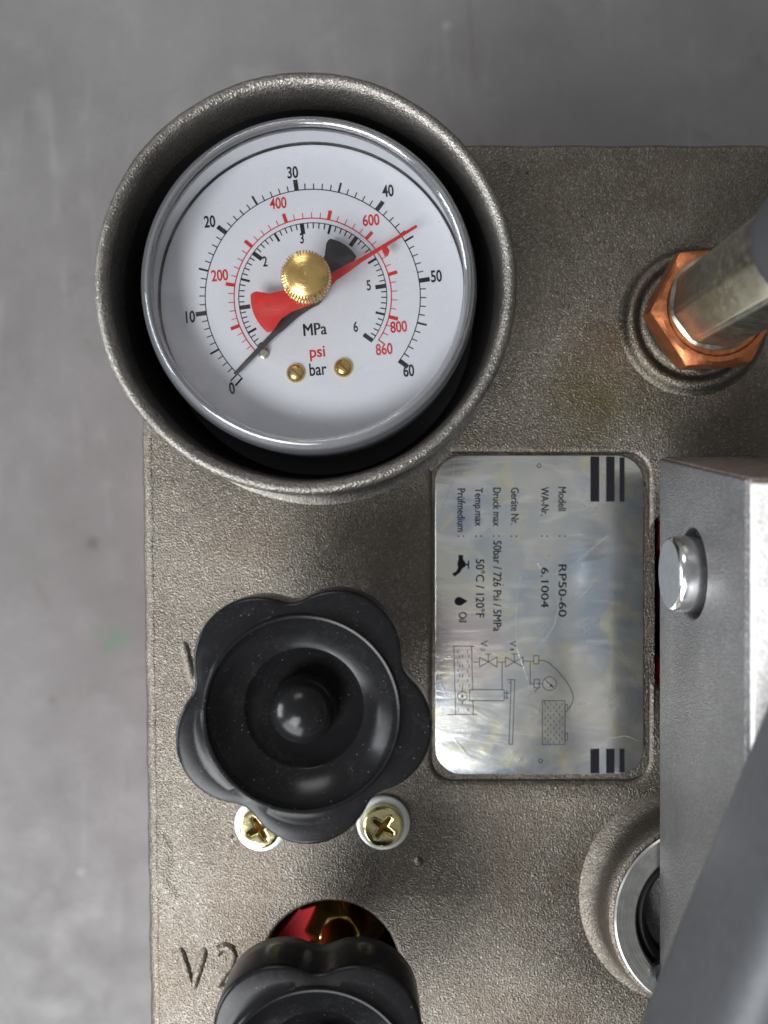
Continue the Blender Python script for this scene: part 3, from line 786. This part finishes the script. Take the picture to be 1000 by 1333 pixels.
# crimped sleeve: eight flats with shallow ridges between
FC = P(936, 387, 16)
FC = ((FC[0] + HC[0]) / 2, (FC[1] + HC[1]) / 2)
def crimp(q, a):
    d = (a - math.radians(14)) % (PI / 4) - PI / 8
    fl = math.cos(PI / 8) / math.cos(d)
    rid = 0.35 * max(0, 1 - abs(abs(d) - PI / 8) / 0.06)
    return q[0] * (1 + (fl - 1) * q[2]) - rid * q[2]
b = MB(); b.lathe([(7.5, 15.0, 0), (11.0, 15.15, 0.2), (11.15, 15.7, .4), (10.75, 16.3, .9), (10.7, 19, 1), (10.7, 57, 1), (10.5, 60, .7), (10.1, 61.5, .3), (8.4, 61.8, 0)], FC, 192, crimp)
b.build('crimp_sleeve', 'crimp_zinc', h, 22, origin=(FC[0], FC[1], 15))
b = MB(); b.lathe([(6.0, 61.5), (10.6, 61.7), (11.3, 62.6), (11.5, 65), (11.5, 92), (11.8, 120), (11.8, 150)], FC, 64, cap1=True); b.build('hose', 'hose_rubber', h, 60)

# ------------------------------------------------------------------ pump cylinder
c0 = (CYL[0], CYL[1])
pcyl = thing('pump_cylinder', (c0[0], c0[1], -40), 'machined steel cylinder ring half hidden by the lever fork', 'cylinder')
b = MB(); b.lathe([(19.9, -40), (19.9, 11.9), (21.2, 12.4), (21.3, 12.9), (20.9, 13.2), (16.7, 13.25), (16.3, 12.8), (16.2, -40)], c0, 128, closed=True)
b.build('sleeve', 'machined', pcyl, 30, origin=(c0[0], c0[1], -40))
b = MB(); b.lathe([(16.15, 8.5), (15.8, 11.0), (14.8, 11.8), (13.8, 11.0), (13.4, 8.5)], c0, 96); b.build('seal', 'case_black', pcyl, 60)
b = MB(); b.lathe([(13.3, -40), (13.3, 5.5), (12.7, 6.2), (0.1, 6.2)], c0, 64); b.build('piston', 'cast_steel', pcyl)

# ------------------------------------------------------------------ lever fork, pivot pin, lever
LX = 62.2; ZL, ZH = 14.6, 64.0
lev = thing('pump_lever', (95, -30, ZL), 'grey cast lever fork with bright top beside the name plate', 'lever')
def cheek_y(px, py, z): return P(px, py, z)[1]
yA = cheek_y(860, 597, ZL); yB = cheek_y(972, 624, ZH)
# cheek outline in the (y, z) plane with an oblong pin hole, then stood up at x = LX
def to_x(mb, x):
    mb.v = [(x + v[2], v[0], v[1]) for v in mb.v]; return mb
PINY = P(868, 747, 35)[1]; PINZ = 35.5; PR = 7.7
hole = circle((PINY + 0.2, PINZ + 0.6), 9.2, 40)
out = [(yA, ZL), (yB, ZH), (-112, ZH), (-108, ZL)]
ch = sheet([out, hole], 0, 7.0, 0.7, 2); to_x(ch, LX); ch.build('cheek', 'cast_steel', lev)
ch = sheet([out, hole], 0, 7.0, 0.7, 2); to_x(ch, LX + 52); ch.build('cheek', 'cast_steel', lev)
# top web between the cheeks (pale colour stands in for the strong light on it) and the end face
b = MB(); 
b.add([(LX + .9, yB - .6, ZH + 1.2), (LX + 59, yB - .6, ZH + 1.2), (LX + 59, -112, ZH + 1.2), (LX + .9, -112, ZH + 1.2),
       (LX + .9, yB - .6, ZH - .4), (LX + 59, yB - .6, ZH - .4), (LX + 59, -112, ZH - .4), (LX + .9, -112, ZH - .4)],
      [(0, 1, 2, 3), (4, 7, 6, 5), (0, 4, 5, 1), (1, 5, 6, 2), (2, 6, 7, 3), (3, 7, 4, 0)])
b.build('web', 'cast_top_lit', lev, bev=0.6)
b = MB(); e0 = (yA + .35, ZL + .6); e1 = (yB + .35, ZH + .4)
b.add([(LX + .7, e0[0], e0[1]), (LX + 59, e0[0], e0[1]), (LX + 59, e1[0], e1[1]), (LX + .7, e1[0], e1[1]),
       (LX + .7, e0[0] - 5, e0[1]), (LX + 59, e0[0] - 5, e0[1]), (LX + 59, e1[0] - 5, e1[1] - .9), (LX + .7, e1[0] - 5, e1[1] - .9)],
      [(0, 1, 2, 3), (4, 7, 6, 5), (0, 4, 5, 1), (1, 5, 6, 2), (2, 6, 7, 3), (3, 7, 4, 0)])
b.build('end_face', 'cast_rust', lev, bev=0.5)
# long arm rising off the fork towards the operator
pA = P(984, 1000, 79); pB = P(849, 1333, 79)
dx, dy = pB[0] - pA[0], pB[1] - pA[1]; d = math.hypot(dx, dy); ux, uy = dx / d, dy / d; nx, ny = -uy, ux
if nx < 0: nx, ny = -nx, -ny
q0 = (pA[0] - ux * 22, pA[1] - uy * 22); q1 = (pB[0] + ux * 70, pB[1] + uy * 70); W = 52
arm = sheet([[q0, q1, (q1[0] + nx * W, q1[1] + ny * W), (q0[0] + nx * W, q0[1] + ny * W)][::-1]], 68.0, 103.0, 9.0, 6)
arm.build('arm', 'lever_paint', lev, 60)
b = MB(); b.prism(circle((q0[0] + nx * 30 + 14, q0[1] + ny * 30 - 8), 14, 40), ZH + 1.1, 72); b.build('arm_socket', 'cast_steel', lev)

pin = thing('pivot_pin', (LX, PINY, PINZ - PR), 'bright steel pivot pin poking out of the lever fork', 'pin')
def xlathe(prof, y, z, segs=64, cap=True):
    b = MB(); b.lathe(prof, (0, 0), segs, cap1=cap)
    b.v = [(v[2], y + v[0], z + v[1]) for v in b.v]; return b
xp = 57.9
b = xlathe([(PR, LX + 62), (PR, LX + 8), (PR, xp + 3.4), (PR, xp + 1.3), (PR - .2, xp + .6), (PR - .5, xp + .2), (PR - .9, xp + .02)], PINY, PINZ, cap=False); b.build('shank', 'steel_pin', pin)
b = xlathe([(PR - .75, xp + .04), (PR - .8, xp), (1.0, xp - .02)], PINY, PINZ); b.build('end', 'pin_end', pin)
b = xlathe([(9.15, LX + 2.5), (PR + .05, LX + 2.5)], PINY, PINZ, cap=False); b.build('gap_shade', 'case_black', pin)  # black ring standing in for the shade in the gap round the pin

# small dark clip under the fork tip
cx, cy = P(866, 1272, 16)
cl = thing('retaining_clip', (cx, cy, 13), 'small dark clip at the lower tip of the lever fork', 'clip')
b = MB(); b.lathe([(2.6, 13.3), (2.9, 14), (2.9, 15.5), (2.2, 16.2), (1.2, 15.6), (0.1, 15.4)], (cx, cy), 24); b.build('clip', 'case_black', cl)
